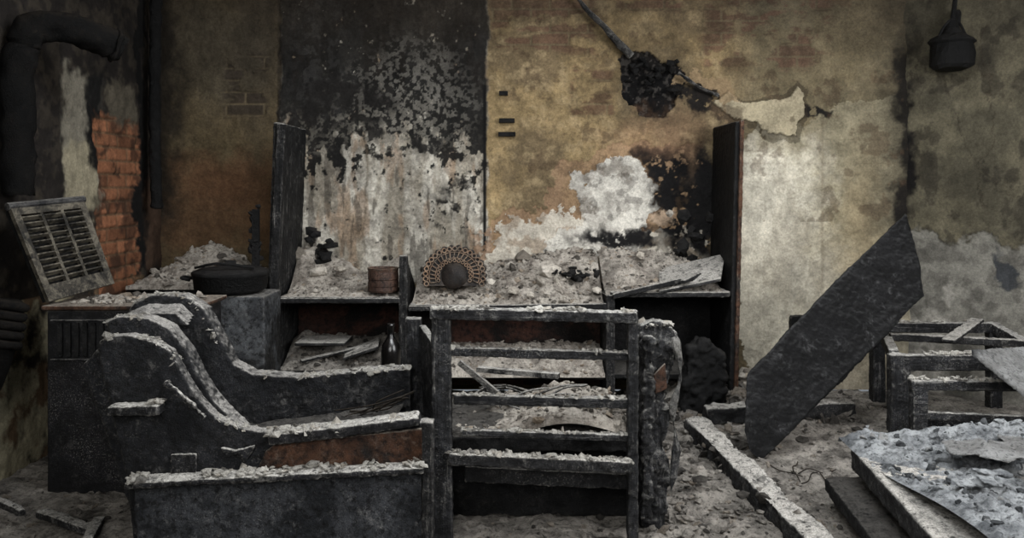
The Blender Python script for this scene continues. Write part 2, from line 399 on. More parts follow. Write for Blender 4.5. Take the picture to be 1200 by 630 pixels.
C=lay(C,bmk*ss(.47,.6,fbm(Y*9,Z*9,39))*.7,lin((46,35,27)))
C=lay(C,rect(u,v,5.25,.8,5.36,2.9,.012),lin((16,15,14)))
C=lay(C,rect(u,v,5.36,.8,5.7,1.4,.05)*.8,lin((70,51,37)))
C=lay(C,(Z<.8)*(1-ss(4.3,4.5,Y))*ss(.35,.55,fbm(Y*8,Z*8,36)),lin((142,134,108)))
C=lay(C,(Z<.8)*ss(.55,.68,fbm(Y*8,Z*8,37)),lin((92,73,52)))
rl=(nB-.5)*.02-bmk*(.012+.01*(1-br))
grid('wall_left',np.stack([-2.3+rl,Y,Z],-1)[:, ::-1],M_WALL,C[:, ::-1])

# ---------------- RIGHT WALL (splayed) ----------------
nt_,nz3=440,400
T,Z=np.meshgrid(np.linspace(-.08,1.9,nt_),np.linspace(0,2.9,nz3))
u=T+(fbm(T*6,Z*6,41)-.5)*.22+(fbm(T*25,Z*25,42)-.5)*.06; v=Z+(fbm(T*6,Z*6,43)-.5)*.3+(fbm(T*25,Z*25,44)-.5)*.08
nB=fbm(T*14,Z*14,45); nA=fbm(T*4,Z*4,46)
C=np.broadcast_to(lin((94,88,70)),(nz3,nt_,3)).copy()
C=lay(C,ss(.4,.62,nA)*.8,lin((70,66,53)))
C=lay(C,ss(.58,.66,fbm(T*9,Z*7,47))*.6,lin((44,40,33)))
low=1-ss(1.02,1.06,v+T*.12)
C=lay(C,low,lin((120,117,108))); C=lay(C,low*ss(.48,.6,nB)*.7,lin((92,89,82)))
C=lay(C,low*ss(.55,.64,nA)*.8,lin((150,146,136)))
C=lay(C,(1-ss(.0,.06,u))*ss(1.1,1.25,v)*(1-ss(2.1,2.4,v)),lin((20,18,17)))
C=lay(C,ss(1.7,2.4,v)*.4,lin((44,39,31)))
C=lay(C,ell(u,v,.58,.78,.05,.14,.2),lin((60,62,64)))
cr=np.abs(v-(2.0-.9*T+.18*np.sin(T*9)))
C=lay(C,(1-ss(.004,.010,cr))*.5,lin((42,36,28)))
cr2=np.abs(u-.5-.05*np.sin(Z*8))
C=lay(C,(1-ss(.002,.007,cr2))*(Z>1.2)*.5,lin((48,40,30)))
rl=-low*.012+(nA-.5)*.02+(nB-.5)*.008
s2=math.sqrt(.5)
grid('wall_right',np.stack([2.58+T*s2-rl*s2,5.6-T*s2-rl*s2,Z],-1),M_WALL,C)

p=P(); p.box(-2.3,4.2,3.6,5.65,2.9,3.0); p.box(-2.3,-1.2,1.2,3.6,2.9,3.0); p.box(2.2,4.2,1.2,3.6,2.9,3.0); p.make('ceiling',M_CHARD)

# ---------------- FLOOR ----------------
nfx,nfy=620,420
X,Y=np.meshgrid(np.linspace(-2.32,4.2,nfx),np.linspace(1.2,5.62,nfy))
hf=(fbm(X*2,Y*2,51)-.5)*.07+(fbm(X*11,Y*11,52)-.5)*.045+(fbm(X*35,Y*35,53,3)-.5)*.02
hf+=.16*np.exp(-((X-1.15)**2/.12+(Y-5.2)**2/.12))
hf+=.1*np.exp(-((X-1.9)**2/.5+(Y-4.9)**2/.2))
HF=hf
def floor_z(a,b):
    i=int(round((b-1.2)/(5.62-1.2)*(nfy-1))); j=int(round((a+2.32)/(6.52)*(nfx-1)))
    return HF[min(max(i,0),nfy-1),min(max(j,0),nfx-1)]
grid('floor',np.stack([X,Y,hf],-1),M_DEBF)
p=P()
for i in range(4200):
    a=random.uniform(-2.2,2.6); b=random.uniform(2.3,5.5); r=abs(random.gauss(0,.008))+.003
    p.chunk((a,b,floor_z(a,b)+r*.2),r)
for i in range(900):
    a=random.gauss(1.25,.3); b=random.gauss(5.0,.3)
    if b>5.5 or b<2.5: continue
    r=abs(random.gauss(0,.018))+.005; p.chunk((a,b,floor_z(a,b)+r*.2),r)
for i in range(600):
    a=random.gauss(.7,.12); b=random.uniform(2.9,4.4); r=abs(random.gauss(0,.013))+.005; p.chunk((a,b,floor_z(a,b)+r*.2),r)
for i in range(60):
    t=random.random(); p.chunk((.98+.12*t+random.gauss(0,.09),4.5-1.5*t,.03+random.uniform(0,.05)),random.uniform(.012,.04))
p.make('floor_rubble',M_DEBF)
p=P()
for i in range(26):
    a=1.40+abs(random.gauss(0,.07)); b=random.gauss(5.15,.1); r=random.uniform(.03,.06); p.chunk((a,b,floor_z(a,b)+r*.4+random.uniform(0,.1)),r,.8)
p.make('plaster_lumps',M_WHITE)

def heap(name,x0,x1,y0,y1,zf,mat,n=200,rs=.010,res=.010,parent=None):
    mx=int((x1-x0)/res)+2; my=int((y1-y0)/res)+2
    X,Y=np.meshgrid(np.linspace(x0,x1,mx),np.linspace(y0,y1,my))
    ed=np.minimum(np.minimum(X-x0,x1-X),np.minimum(Y-y0,y1-Y)); e=ss(-.005,.04,ed)
    Z=zf(X,Y)+((fbm(X*5,Y*5,60)-.5)*.07+(fbm(X*22,Y*22,61)-.5)*.05+(fbm(X*60,Y*60,62,3)-.5)*.02)*e - (1-e)*.015
    Z[0]-=.02;Z[-1]-=.02
    g=grid(name,np.stack([X,Y,Z],-1),mat)
    if parent: g.parent=parent
    q=P()
    for i in range(n):
        a=random.uniform(x0+.02,x1-.02); b=random.uniform(y0+.01,y1-.02)
        j=min(int((a-x0)/res),mx-1); k=min(int((b-y0)/res),my-1); r=abs(random.gauss(0,rs))+.003
        q.chunk((a,b,Z[k,j]+r*.2),r,.8)
    q.make(name+'_chunks',mat,parent if parent else g)
    return g

# ---------------- CABINET ----------------
cab=empty('wall_cabinet')
p=P(); p.prism([W(328,143,5.0),(-1.335,5.55,1.7),(-1.40,5.55,0),(-1.42,5.0,0)],(-.04,0,0)); p.make('side_panel_left',M_CHARV,cab,.012,.012)
p=P(); p.prism([(1.31,5.0,1.715),(1.31,5.56,1.715),(1.27,5.56,0.0),(1.27,5.0,0)],(.035,0,0)); p.make('side_panel_right',M_CHARD,cab,.012,.01)
p=P(); p.beam((1.345,4.99,1.72),(1.305,4.99,0),.022,.03,(0,1,0)); p.make('front_edge_right',M_RUST,cab,.008,.01)
p=P(); p.beam((-1.345,4.985,1.70),(-1.43,4.985,0),.05,.03,(0,1,0)); p.make('front_edge_left',M_CHARV,cab,.008,.01)
p=P()
p.box(-1.37,-.64,5.0,5.55,.655,.685)
p.box(-.60,.55,4.97,5.55,.615,.645)
p.box(.58,1.28,5.0,5.55,.69,.715)
p.make('worktops',M_CHAR,cab,.01,.012)
p=P(); p.beam((-.635,5.0,.93),(-.64,5.0,0),.05,.03,(0,1,0)); p.prism([(-.65,5.0,0),(-.65,5.55,0),(-.65,5.55,.66),(-.65,5.0,.93)],(.03,0,0))
p.prism([(.55,4.97,0),(.55,5.55,0),(.55,5.55,.66),(.55,4.97,.70)],(.05,0,0)); p.make('dividers',M_CHARV,cab,.01,.012)
p=P(); p.box(-1.38,-.65,5.5,5.53,.1,.65); p.box(-.6,.55,5.3,5.33,.1,.6);  p.make('back_boards',M_RED,cab,.012,.01)
p=P(); p.box(.6,1.27,5.45,5.48,.1,.68); p.make('back_board_dark',M_CHARD,cab,.012,.01)
p=P(); p.box(-1.39,-.65,5.02,5.5,.22,.25); p.box(-.6,.55,5.0,5.3,.2,.23); p.box(.6,1.26,5.02,5.45,.2,.23); p.make('lower_shelves',M_CHARD,cab,.01,.012)
p=P(); p.beam((-1.38,5.0,.665),(-.65,5.0,.665),.03,.03); p.beam((-.6,4.96,.625),(.55,4.96,.64),.03,.03); p.beam((.6,5.0,.70),(1.27,5.0,.70),.03,.03); p.make('front_rails',M_CHAR,cab,.008,.012)
p=P(); p.prism([W(772,345,4.98),W(845,330,4.98),W(850,300,5.3),W(772,318,5.3)],(0,0,.02)); p.beam(W(718,347,4.95),W(800,328,5.0),.03,.03); p.beam(W(800,330,4.95),W(845,308,5.3),.03,.02); p.make('fallen_shelf',M_CHAR,cab,.008,.008)
heap('debris_left',-1.36,-.66,5.01,5.54,lambda X,Y:.70+.26*ss(5.15,5.55,Y)*(.35+.65*np.abs(X+.95)/.4*(X<5)).clip(0,1),M_DEB,420,.009,parent=cab)
heap('debris_mid',-.59,.54,4.98,5.54,lambda X,Y:.66+.26*ss(5.0,5.5,Y)*(.55+.45*ss(-.4,.4,X))+.05*np.exp(-((X-.1)**2/.05+(Y-5.2)**2/.02)),M_DEB,1200,.010,parent=cab)
heap('debris_right',.55,1.25,5.02,5.54,lambda X,Y:.73+.20*ss(5.05,5.5,Y)*(1-ss(.7,1.3,X)*.4),M_DEB,520,.009,parent=cab)
heap('debris_low_left',-1.38,-.66,5.03,5.48,lambda X,Y:.27+.12*ss(5.1,5.45,Y),M_DEBF,260,.010,parent=cab)
heap('debris_low_mid',-.58,.54,4.95,5.28,lambda X,Y:.26+.12*ss(4.95,5.3,Y),M_DEB,420,.010,parent=cab)
p=P()
for px,py,D,r in ((645,318,5.2,.07),(655,333,5.15,.05),(632,330,5.15,.045),(668,322,5.2,.04),(612,300,5.4,.05),(350,300,5.45,.07),(400,315,5.3,.04),(372,318,5.3,.04),(690,318,5.3,.04),(602,340,5.05,.03),(622,345,5.05,.03),(785,250,5.5,.045),(700,340,5.1,.03),(575,330,5.05,.03),(750,300,5.3,.04)):
    p.chunk(W(px,py,D),r,.9)
p.make('plaster_pieces',M_WHITE,cab)
p=P()
for i in range(22):
    c=Vector((random.gauss(.4,.07),random.uniform(5.1,5.3),.80+random.uniform(-.03,.03))); p.chunk(c,random.uniform(.015,.035),.9)
for i in range(14):
    c=Vector((random.uniform(-1.3,-1.15),random.uniform(5.4,5.5),.85+random.uniform(-.05,.2))); p.chunk(c,random.uniform(.03,.06),1)
for i in range(16):
    c=Vector((random.uniform(1.0,1.25),random.uniform(5.3,5.5),random.uniform(.75,1.15))); p.chunk(c,random.uniform(.03,.06),1.2)
p.make('charred_lumps',M_BLACK,cab)
p=P(); p.box(-1.3,-1.0,5.1,5.35,.38,.40); p.prism([(-1.0,5.05,.30),(-.8,5.1,.36),(-.82,5.3,.38),(-1.02,5.25,.31)],(0,0,.02)); p.beam((-1.25,5.05,.3),(-.9,5.2,.36),.05,.015); p.make('loose_boards',M_CHAR,cab,.008,.006)

# ---- things on cabinet ----
fan=empty('scalloped_ornamental_plate'); cx,cy,cz=-.345,5.10,.80
ax=Vector((0,-1,.25)).normalized()
def fp(r,a,o=0):
    return Vector((cx+r*math.cos(a),cy+.25*r*math.sin(a)-o,cz+r*.92*math.sin(a)))
p=P(); pts=[fp(.192+ .006*math.cos(a*26),a) for a in np.linspace(-.35,math.pi+.35,140)]; p.prism(pts,(0,.02,0)); p.make('backing',M_DKBR,fan)
p=P()
for k in range(21):
    a=-.3+(math.pi+.6)*k/20; p.torus(fp(.172,a,.010),.013,.0040,ax,14,6)
    p.tube([fp(.112,a+.05,.008),fp(.132,a+.02,.012),fp(.148,a,.008)],.0035,5,3)
for k in range(15):
    a=-.3+(math.pi+.6)*k/14; p.torus(fp(.098,a,.010),.009,.003,ax,12,5)
p.tube([fp(.15,a,.008) for a in np.linspace(-.3,math.pi+.3,24)],.003,6,2)
p.tube([fp(.113,a,.008) for a in np.linspace(-.3,math.pi+.3,24)],.003,6,2)
p.make('loops',M_TAN,fan,smooth=True)
p=P(); p.lathe(fp(0,0,0),[(.002,.022),(.03,.02),(.055,.015),(.076,.006),(.08,0)],28,ax); p.make('boss',M_DKBR,fan,0,.02,smooth=True)

p=P(); c=W(449,341,5.08); p.lathe(c,[(.085,0),(.09,.01),(.088,.03),(.09,.035),(.088,.07),(.091,.075),(.088,.12),(.093,.14),(.088,.142),(.082,.13),(.08,.04),(.01,.035)],36); p.make('rusty_tin',M_TIN,None,0,.008)
p=P(); c=Vector(((458-600)*4.85/1000,4.85,.25))
p.lathe(c,[(.05,0),(.055,.01),(.056,.15),(.05,.185),(.03,.215),(.019,.235),(.018,.285),(.023,.29),(.023,.305),(.012,.307)],28); p.make('glass_bottle',M_BOTTLE,None,0,0,smooth=True)
p=P(); p.box(-.84,-.60,4.75,4.94,.0,.25); p.make('low_crate',M_CHARD,None,.012,.012)

# ---------------- masonry plinth left + pot + boiler ----------------
p=P(); p.box(-2.29,-1.46,5.05,5.58,0,.73); p.make('masonry_plinth',M_CHARD,None,.02,.02)
heap('ash_heap',-2.28,-1.47,5.03,5.56,lambda X,Y:.76+.2*ss(5.1,5.5,Y)*(.6+.4*np.sin(X*9)),M_DEB,460,.011)
p=P(); p.box(-1.68,-1.34,4.62,4.95,.02,.74); p.make('zinc_boiler',M_GREY,None,.015,.01)
pot=empty('cooking_pot'); p=P(); c=Vector((-1.57,4.76,.75))
p.lathe(c,[(.17,0),(.195,.02),(.2,.09),(.207,.095),(.207,.11),(.2,.115),(.17,.13),(.05,.145),(.03,.15),(.03,.17),(.005,.172)],40); p.make('body_and_lid',M_BLACK,pot,0,.012,smooth=True)
p=P(); p.tube([c+Vector((-.2,0,.07)),c+Vector((-.25,0,.08)),c+Vector((-.25,-.06,.08)),c+Vector((-.2,-.07,.07))],.009); p.tube([c+Vector((.16,-.1,.14)),c+Vector((0,-.17,.17)),c+Vector((-.16,-.1,.14))],.008); p.make('handles',M_BLACK,pot)
p=P()
for i in range(30): p.chunk((random.uniform(-1.53,-1.48),5.0,random.uniform(.76,1.22)),random.uniform(.015,.026),1.3)
p.box(-1.52,-1.48,4.985,5.01,0,1.2)
p.make('charred_post',M_BLACK)

# ---------------- HEATER ----------------
ht=empty('gas_heater')
p=P(); p.box(-2.03,-1.38,3.72,4.06,.0,.80); p.make('body',M_METAL,ht,.016,.006)
p=P(); p.box(-2.045,-1.36,3.70,4.08,.80,.82); p.make('top_plate',M_RUST,ht,.01,.006)
p=P()
for k in range(7):
    xx=-1.97+.036*k; p.box(xx,xx+.016,3.698,3.714,.60,.745)
p.make('front_slots',M_BLACK,ht)
p=P(); p.box(-2.0,-1.70,3.696,3.708,.585,.59);p.box(-2.0,-1.70,3.696,3.708,.755,.76)
p.make('slot_surround',M_METAL,ht)
A=Vector((-2.03,3.72,.83)); B=Vector((-1.90,4.05,.87)); Cc=Vector((-2.06,4.08,1.27)); Dd=Vector((-2.213,3.74,1.245))
def lid(s,t,o=0):
    b=A.lerp(B,s); d=Dd.lerp(Cc,s); n=(B-A).cross(Dd-A).normalized()
    if n.x<0: n=-n
    return b.lerp(d,t)+n*o
p=P(); n_=(lid(.5,.5,1)-lid(.5,.5,0))
def lq(s0,s1,t0,t1,th,o=0): p.prism([lid(s0,t0,o),lid(s1,t0,o),lid(s1,t1,o),lid(s0,t1,o)],n_*th)
lq(0,.09,0,1,.02);lq(.91,1,0,1,.02);lq(.09,.91,0,.16,.02);lq(.09,.91,.9,1,.02)
lq(.34,.38,.16,.9,.02);lq(.62,.66,.16,.9,.02)
for k in range(11):
    t=.19+.0655*k
    for s0,s1 in ((.09,.34),(.38,.62),(.66,.91)):
        p.prism([lid(s0,t,.0),lid(s1,t,.0),lid(s1,t+.02,.022),lid(s0,t+.02,.022)],(lid(0,.012)-lid(0,0)))
p.make('louvred_lid',M_GRILLE,ht,0,.008)
p=P(); p.prism([lid(.02,.02,-.03),lid(.98,.02,-.03),lid(.98,.98,-.03),lid(.02,.98,-.03)],n_*.012); p.make('lid_backing',M_BLACK,ht)
p=P(); p.tube([lid(-.02,1,.01),lid(1.02,1,.01)],.018,8); p.make('lid_rim',M_METAL,ht)
p=P()
for i in range(300): 
    a=random.uniform(-1.95,-1.42); b=random.uniform(3.75,4.03); p.chunk((a,b,.825),abs(random.gauss(0,.010))+.004)
p.make('ash_on_top',M_DEB,ht)
p=P()
for k in range(5):
    t=k/4; p.torus((-2.12-.03*t,3.58,.84-.16*t),.068,.02,(.15,.25,1),24,8)
p.tube([(-2.12,3.58,.86),(-2.15,3.58,.66),(-2.22,3.6,.5),(-2.28,3.62,.45)],.06,14)
p.make('flexible_duct',M_PIPE,None,0,.01,smooth=True)

# ---------------- STOVE PIPE ----------------
p=P()
p.tube([(-2.24,3.86,1.30),(-2.235,3.86,1.6),(-2.23,3.86,1.9),(-2.20,3.89,2.04),(-2.12,3.95,2.08),(-2.0,4.05,2.05),(-1.91,4.15,2.01)],.07,24,8)
p.torus((-1.92,4.13,2.015),.072,.010,(.75,.6,-.3),28,8)
p.make('stove_pipe',M_PIPE,None,0,.05,smooth=True)
p=P(); p.tube([(-2.2,5.3,2.88),(-2.22,5.3,1.9),(-2.2,5.28,1.2)],.035,10,8); p.make('wall_conduit',M_BLACK,None,.012,.03)

# ---------------- ARMCHAIR (side view, facing right) ----------------
ac=empty('armchair')
near=[(116,404),(124,394),(150,392),(178,400),(200,412),(214,440),(234,470),(254,490),(285,502),(316,508),(500,494),(507,500),(507,655),(158,655),(148,560),(132,490),(117,425)]
FD=3.60
p=P(); p.prism([W(a,b,3.10) for a,b in near],(0,.06,0)); p.make('side_panel_near',M_ARM,ac,.012,.014)
far=[(150,375),(157,356),(178,345),(215,346),(238,362),(258,398),(272,426),(295,438),(350,442),(430,434),(480,432),(484,560),(210,560),(170,450)]
p=P(); p.prism([W(a,b,FD-.04) for a,b in far],(0,.10,0)); p.make('side_panel_far',M_ARM,ac,.012,.014)
mid=[(124,378),(140,370),(170,372),(196,384),(216,408),(232,440),(250,470),(285,505),(300,560),(180,560),(150,470)]
p=P(); p.prism([W(a,b,3.30) for a,b in mid],(0,.10,0)); p.make('back_rib',M_ARM,ac,.012,.014)
p=P(); p.prism([(-1.58,3.14,.68),(-1.52,3.14,.74),(-1.38,3.14,.66),(-1.28,3.14,.48),(-1.14,3.14,.34),(-1.10,3.14,.14),(-1.40,3.14,.14)],(-.05,.46,0)); p.make('seat_back',M_ARM,ac,.014,.02,.02)
p=P(); p.box(-1.3,-.42,3.15,3.58,.14,.30); p.make('seat_box',M_CHARD,ac,.016,.02,.03)
def rim(pts,D,r): 
    p=P(); p.tube([W(a,b,D) for a,b in pts],r,10,6); return p
rn=[(118,412),(123,399),(150,395),(178,402),(200,415),(213,442),(233,472),(253,492),(290,506)]
rf=[(151,374),(159,358),(180,349),(214,349),(236,365),(256,400),(270,429),(295,442),(350,445),(430,437),(480,435)]
rm=[(126,381),(141,374),(169,375),(194,387),(214,411),(230,442),(250,474)]
rim(rn,3.115,.011).make('rolled_rim_near',M_RIM,ac,.008,.016)
rim(rf,FD-.025,.011).make('rolled_rim_far',M_RIM,ac,.008,.016)
rim(rm,3.315,.011).make('rolled_rim_mid',M_RIM,ac,.008,.016)
p=P(); p.prism([W(152,362,FD),W(178,352,FD),W(215,352,FD),W(230,366,FD)],(.03,-.16,-.03)); p.make('wing_top_padding',M_ARM,ac,.01,.015)
p=P(); p.prism([W(313,509,3.06),W(402,500,3.06),W(488,489,3.06),W(491,499,3.06),W(400,513,3.06),W(315,522,3.06)],(0,.10,0)); p.make('arm_rail',M_RIM,ac,.01,.012)
p=P(); p.beam(W(152,564,3.06),W(498,546,3.06),.10,.022); p.make('lower_rail',M_RIM,ac,.009,.012,0,False,.010)
p=P(); p.beam(W(130,479,3.07),W(190,478,3.07),.07,.034); p.make('side_block',M_RIM,ac,.01,.012)
p=P(); p.prism([W(a,b,3.085) for a,b in [(322,520),(496,502),(496,543),(300,554),(310,530)]],(0,.03,0)); p.make('brown_infill',M_RUST,ac,.01,.01)
p=P(); p.prism([W(a,b,3.08) for a,b in [(156,570),(494,554),(494,655),(160,655)]],(0,.03,0)); p.make('lower_panel',M_ARMLOW,ac,.012,.02)
p=P(); p.beam(W(502,492,3.09),W(502,655,3.09),.04,.06,(0,1,0)); p.make('front_post',M_CHARV,ac,.01,.014)
p=P(); p.beam(W(195,447,3.085),W(240,490,3.085),.02,.018); p.make('torn_strip',M_RIM,ac,.007,.03)
p=P(); p.prism([W(a,b,3.085) for a,b in [(258,524),(275,528),(298,522),(296,530),(285,543),(280,532),(264,536)]],(0,.02,0)); p.prism([W(a,b,3.09) for a,b in [(200,532),(230,532),(230,554),(200,554)]],(0,.012,0)); p.make('peeled_flakes',M_RIM,ac,.006,.01)
p=P()
p.fluff([W(a,b-4,3.13) for a,b in rn[1:]],.05,420)
p.fluff([W(a,b-4,FD) for a,b in rf[1:]],.08,700)
p.fluff([W(a,b-4,3.345) for a,b in rm],.08,420)
p.fluff([W(313,506,3.11),W(402,498,3.11),W(488,487,3.11)],.09,460,.010)
p.fluff([W(152,559,3.06),W(498,541,3.06)],.09,480,.009)
p.fluff([W(130,472,3.07),W(190,471,3.07)],.06,60)
p.make('settled_ash',M_ASH,ac)
p=P()
for k in range(7):
    a=random.uniform(380,440); p.tube([W(a,random.uniform(480,492),3.5),W(430+k*6,random.uniform(468,484),3.4),W(478+random.uniform(-8,10),random.uniform(455,470),3.4)],.003,5)
p.make('bare_springs',M_WIRE,ac)
p=P()
for i in range(260):
    a=random.uniform(-1.1,-.5); b=random.uniform(3.2,3.52); p.chunk((a,b,.375+.08*(a+.8)),abs(random.gauss(0,.009))+.004)
p.make('seat_ash',M_DEB,ac)
p=P(); p.tube([(-1.15,3.35,.32),(-.9,3.3,.37),(-.5,3.4,.41)],.02,8); p.prism([(-1.1,3.3,.33),(-.45,3.25,.40),(-.45,3.53,.42),(-1.1,3.53,.34)],(0,0,.02)); p.make('sagging_seat_board',M_CHARD,ac,.012,.03)

# ---------------- ARMCHAIR.001 (slatted, seen from behind) ----------------
a2=empty('armchair')
p=P()
p.beam(W(517,364,3.25),W(520,650,3.25),.072,.06,(0,1,0))
p.beam(W(741,363,3.25),W(741,650,3.25),.038,.06,(0,1,0))
p.make('posts',M_CHARGV,a2,.009,.018)
p=P(); p.beam(W(504,366,3.24),W(746,371,3.24),.06,.042); p.make('top_rail',M_CHARG,a2,.009,.018)
p=P()
p.beam(W(527,411,3.25),W(738,417,3.25),.03,.034); p.beam(W(532,467,3.25),W(738,472,3.25),.03,.038)
p.beam(W(540,506,3.25),W(738,512,3.25),.03,.026)
p.make('slats',M_CHARG,a2,.008,.012)
p=P(); p.beam(W(525,536,3.23),W(740,546,3.23),.05,.045); p.beam(W(545,553,3.3),W(738,562,3.3),.05,.06); p.make('bottom_rails',M_CHAR,a2,.009,.014)
p=P()
p.fluff([W(504,360,3.24),W(746,364,3.24)],.055,420,.008)
p.fluff([W(527,406,3.25),W(738,412,3.25)],.028,160,.006); p.fluff([W(532,461,3.25),W(738,466,3.25)],.028,160,.006); p.fluff([W(540,502,3.25),W(738,508,3.25)],.028,140,.006)
p.fluff([W(525,529,3.23),W(740,539,3.23)],.045,260,.008)
p.fluff([W(752,380,3.4),W(785,378,3.4)],.08,90,.009)
p.make('settled_ash',M_ASH,a2)
p=P()
p.beam(W(485,372,3.72),W(487,590,3.72),.065,.05,(0,1,0))
p.prism([(-.29,3.28,.15),(-.40,3.85,.15),(-.40,3.85,.5),(-.40,3.68,.74),(-.31,3.28,.74)],(.03,0,0))
p.make('arm_left',M_CHARGV,a2,.010,.02)
p=P()
p.prism([W(a,b,3.36) for a,b in [(750,384),(762,377),(785,379),(793,392),(790,430),(777,470),(789,485),(778,520),(786,560),(780,600),(782,660),(752,660)]],(0,.09,0))
p.prism([(.50,3.30,.05),(.54,3.9,.05),(.54,3.9,.5),(.51,3.3,.76)],(.04,0,0))
p.make('arm_right',M_CHARGV,a2,.010,.04,0,False,.02)
p=P(); p.prism([W(a,b,3.34) for a,b in [(766,440),(780,425),(782,455),(768,462)]],(0,.02,0)); p.make('bare_wood_patch',M_RUST,a2,.006,.008)
p=P(); p.tube([W(790,395,3.36),W(797,440,3.36),W(788,480,3.36),W(792,520,3.36),W(786,575,3.36)],lambda t:.010+.006*math.sin(t*17),6,8); p.make('torn_cover_edge',M_CHARGV,a2,0,.03)
p=P(); p.box(-.28,.50,3.34,3.92,.30,.36); p.box(-.28,.48,3.88,3.94,.05,.36); p.box(-.27,.48,3.48,3.86,.0,.28); p.make('seat_frame_and_dark_fill',M_CHARD,a2,.014,.03)  # last box: dark mass added to blacken the space under the seat
heap('seat_debris',-.27,.49,3.36,3.91,lambda X,Y:.39+.05*np.sin(X*7),M_DEB,520,.010,parent=a2)
p=P()
for k in range(14):
    a=random.uniform(540,690); D=random.uniform(3.4,3.8)
    p0=Vector(((a-600)*D/1000,D,.42+random.random()*.05)); p1=p0+Vector((random.uniform(.12,.25),random.uniform(-.1,.1),random.uniform(-.03,.06)))
    p.tube([p0,(p0+p1)/2+Vector((0,0,.02)),p1],.005,6)
p.beam(W(538,424,3.35),W(594,470,3.35),.03,.02);p.beam(W(560,432,3.7),W(655,440,3.6),.04,.02)
p.make('sticks_and_springs',M_CHAR,a2)
p=P(); p.prism([(.96,4.82,.0),(1.22,4.82,.0),(1.2,4.82,.36),(1.12,4.82,.46),(1.0,4.82,.42)],(0,.14,0)); p.make('charred_bundle',M_BLACK,None,.013,.08,.05)

# ---------------- TILTED BOARD ----------------
p=P(); q4=[W(1062,250,4.75),W(1070,280,4.69),W(1083,347,4.55),W(1073,356,4.53),W(985,450,4.33),W(890,541,4.12),W(878,528,4.12),W(872,505,4.15),W(876,440,4.28),W(930,382,4.41),W(1020,290,4.64)]
p.prism(q4,(.012,.035,0)); p.make('charred_board',M_BOARD,None,.010,.018,.04,False,.008)

# ---------------- TABLE FRAMES RIGHT ----------------
tb=empty('low_table_frame')
p=P()
p.beam(W(1053,415,4.45),W(1053,520,4.45),.10,.07,(0,1,0)); 
p.beam((2.78,4.45,.47),(2.78,4.45,.0),.08,.07,(0,1,0)); p.beam((2.16,5.05,.52),(2.16,5.05,0),.07,.07,(0,1,0)); p.beam((2.85,5.05,.52),(2.85,5.05,0),.07,.07,(0,1,0))
p.make('legs',M_CHARGV,tb,.01,.012)
p=P(); p.beam(W(1042,424,4.44),W(1215,424,4.44),.05,.085); p.beam((2.0,4.47,.45),(2.18,5.05,.5),.05,.06); p.beam((2.14,5.05,.5),(2.86,5.05,.5),.05,.06); p.beam((2.78,4.47,.45),(2.85,5.05,.5),.05,.06)
p.beam(W(1045,498,4.6),W(1215,492,4.6),.04,.06)
p.make('rails',M_CHARG,tb,.01,.014)
p=P(); p.beam((2.1,4.75,.5),(2.8,4.65,.48),.05,.04); p.beam((2.3,4.5,.52),(2.7,4.95,.56),.07,.02); p.make('loose_laths',M_CHAR,tb,.01,.012)
p=P(); p.fluff([W(1042,413,4.44),W(1215,413,4.44)],.045,220,.008); p.fluff([(2.14,5.05,.535),(2.86,5.05,.535)],.04,160,.008); p.make('settled_ash',M_ASH,tb)
st=empty('stool_frame')
p=P(); p.beam(W(1076,448,4.2),W(1076,530,4.2),.07,.06,(0,1,0)); p.beam(W(1066,450,4.2),W(1215,452,4.2),.05,.05); p.beam(W(1080,486,4.22),W(1215,492,4.22),.03,.04); p.beam((2.62,4.2,.35),(2.62,4.2,0),.06,.06,(0,1,0))
p.make('frame',M_CHARG,st,.01,.012)
p=P(); p.fluff([W(1066,443,4.2),W(1215,445,4.2)],.045,220,.008); p.make('settled_ash',M_ASH,st)
p=P(); p.prism([W(1138,416,4.1),W(1205,412,4.3),W(1215,440,4.15),W(1215,478,3.85)],(0,.0,.03)); p.make('pale_plank',M_DEBB,None,.01,.01)
p=P(); p.beam(W(930,372,5.35),W(930,440,5.35),.05,.05,(0,1,0)); p.beam((1.75,5.35,.5),(2.3,5.4,.5),.05,.05); p.beam((1.77,5.35,.5),(1.77,5.35,.05),.05,.05,(0,1,0)); p.make('burnt_chair_remains',M_CHARD,None,.01,.014)

# ---------------- FOREGROUND COVERED TABLETOP ----------------
ft=empty('debris_covered_tabletop')
p=P(); pts=[(1.37,3.45),(1.47,3.55),(2.7,3.62),(2.7,2.2),(1.22,2.2),(1.27,2.6)]
p.prism([(a,b,.20) for a,b in pts],(0,0,.085)); p.make('slab',M_CHAR,ft,.014,.02)
heap('ash_cover',1.36,2.68,2.25,3.56,lambda X,Y:.325+.03*np.sin(X*3+Y*4),M_DEBB,1100,.009,res=.008,parent=ft)
p=P(); p.prism([(1.17,2.3,.07),(1.30,3.55,.07),(1.9,3.5,.10),(1.9,2.3,.1)],(0,0,.06)); p.make('lower_board',M_CHARD,ft,.014,.02)
p=P(); p.box(1.5,1.6,3.2,3.3,0,.22);p.box(2.4,2.5,3.2,3.3,0,.22); p.box(1.5,1.6,2.3,2.4,0,.22); p.box(2.4,2.5,2.3,2.4,0,.22); p.make('feet',M_CHARD,ft,.014,.01)
p=P()
for k in range(20):
    a=random.uniform(1.5,2.1); b=random.uniform(2.5,3.4); w=random.uniform(.04,.10); l=random.uniform(.03,.09); r=random.random()*3
    c_=Vector((a,b,.345+random.uniform(0,.02))); e1=Vector((math.cos(r),math.sin(r),random.uniform(-.15,.15)))*w; e2=Vector((-math.sin(r),math.cos(r),random.uniform(-.15,.15)))*l
    p.prism([c_-e1-e2,c_+e1-e2*.7,c_+e1*.8+e2,c_-e1*.9+e2*.8],(0,0,.006))
p.make('paper_flakes',M_DEBB,ft,.008,.03)

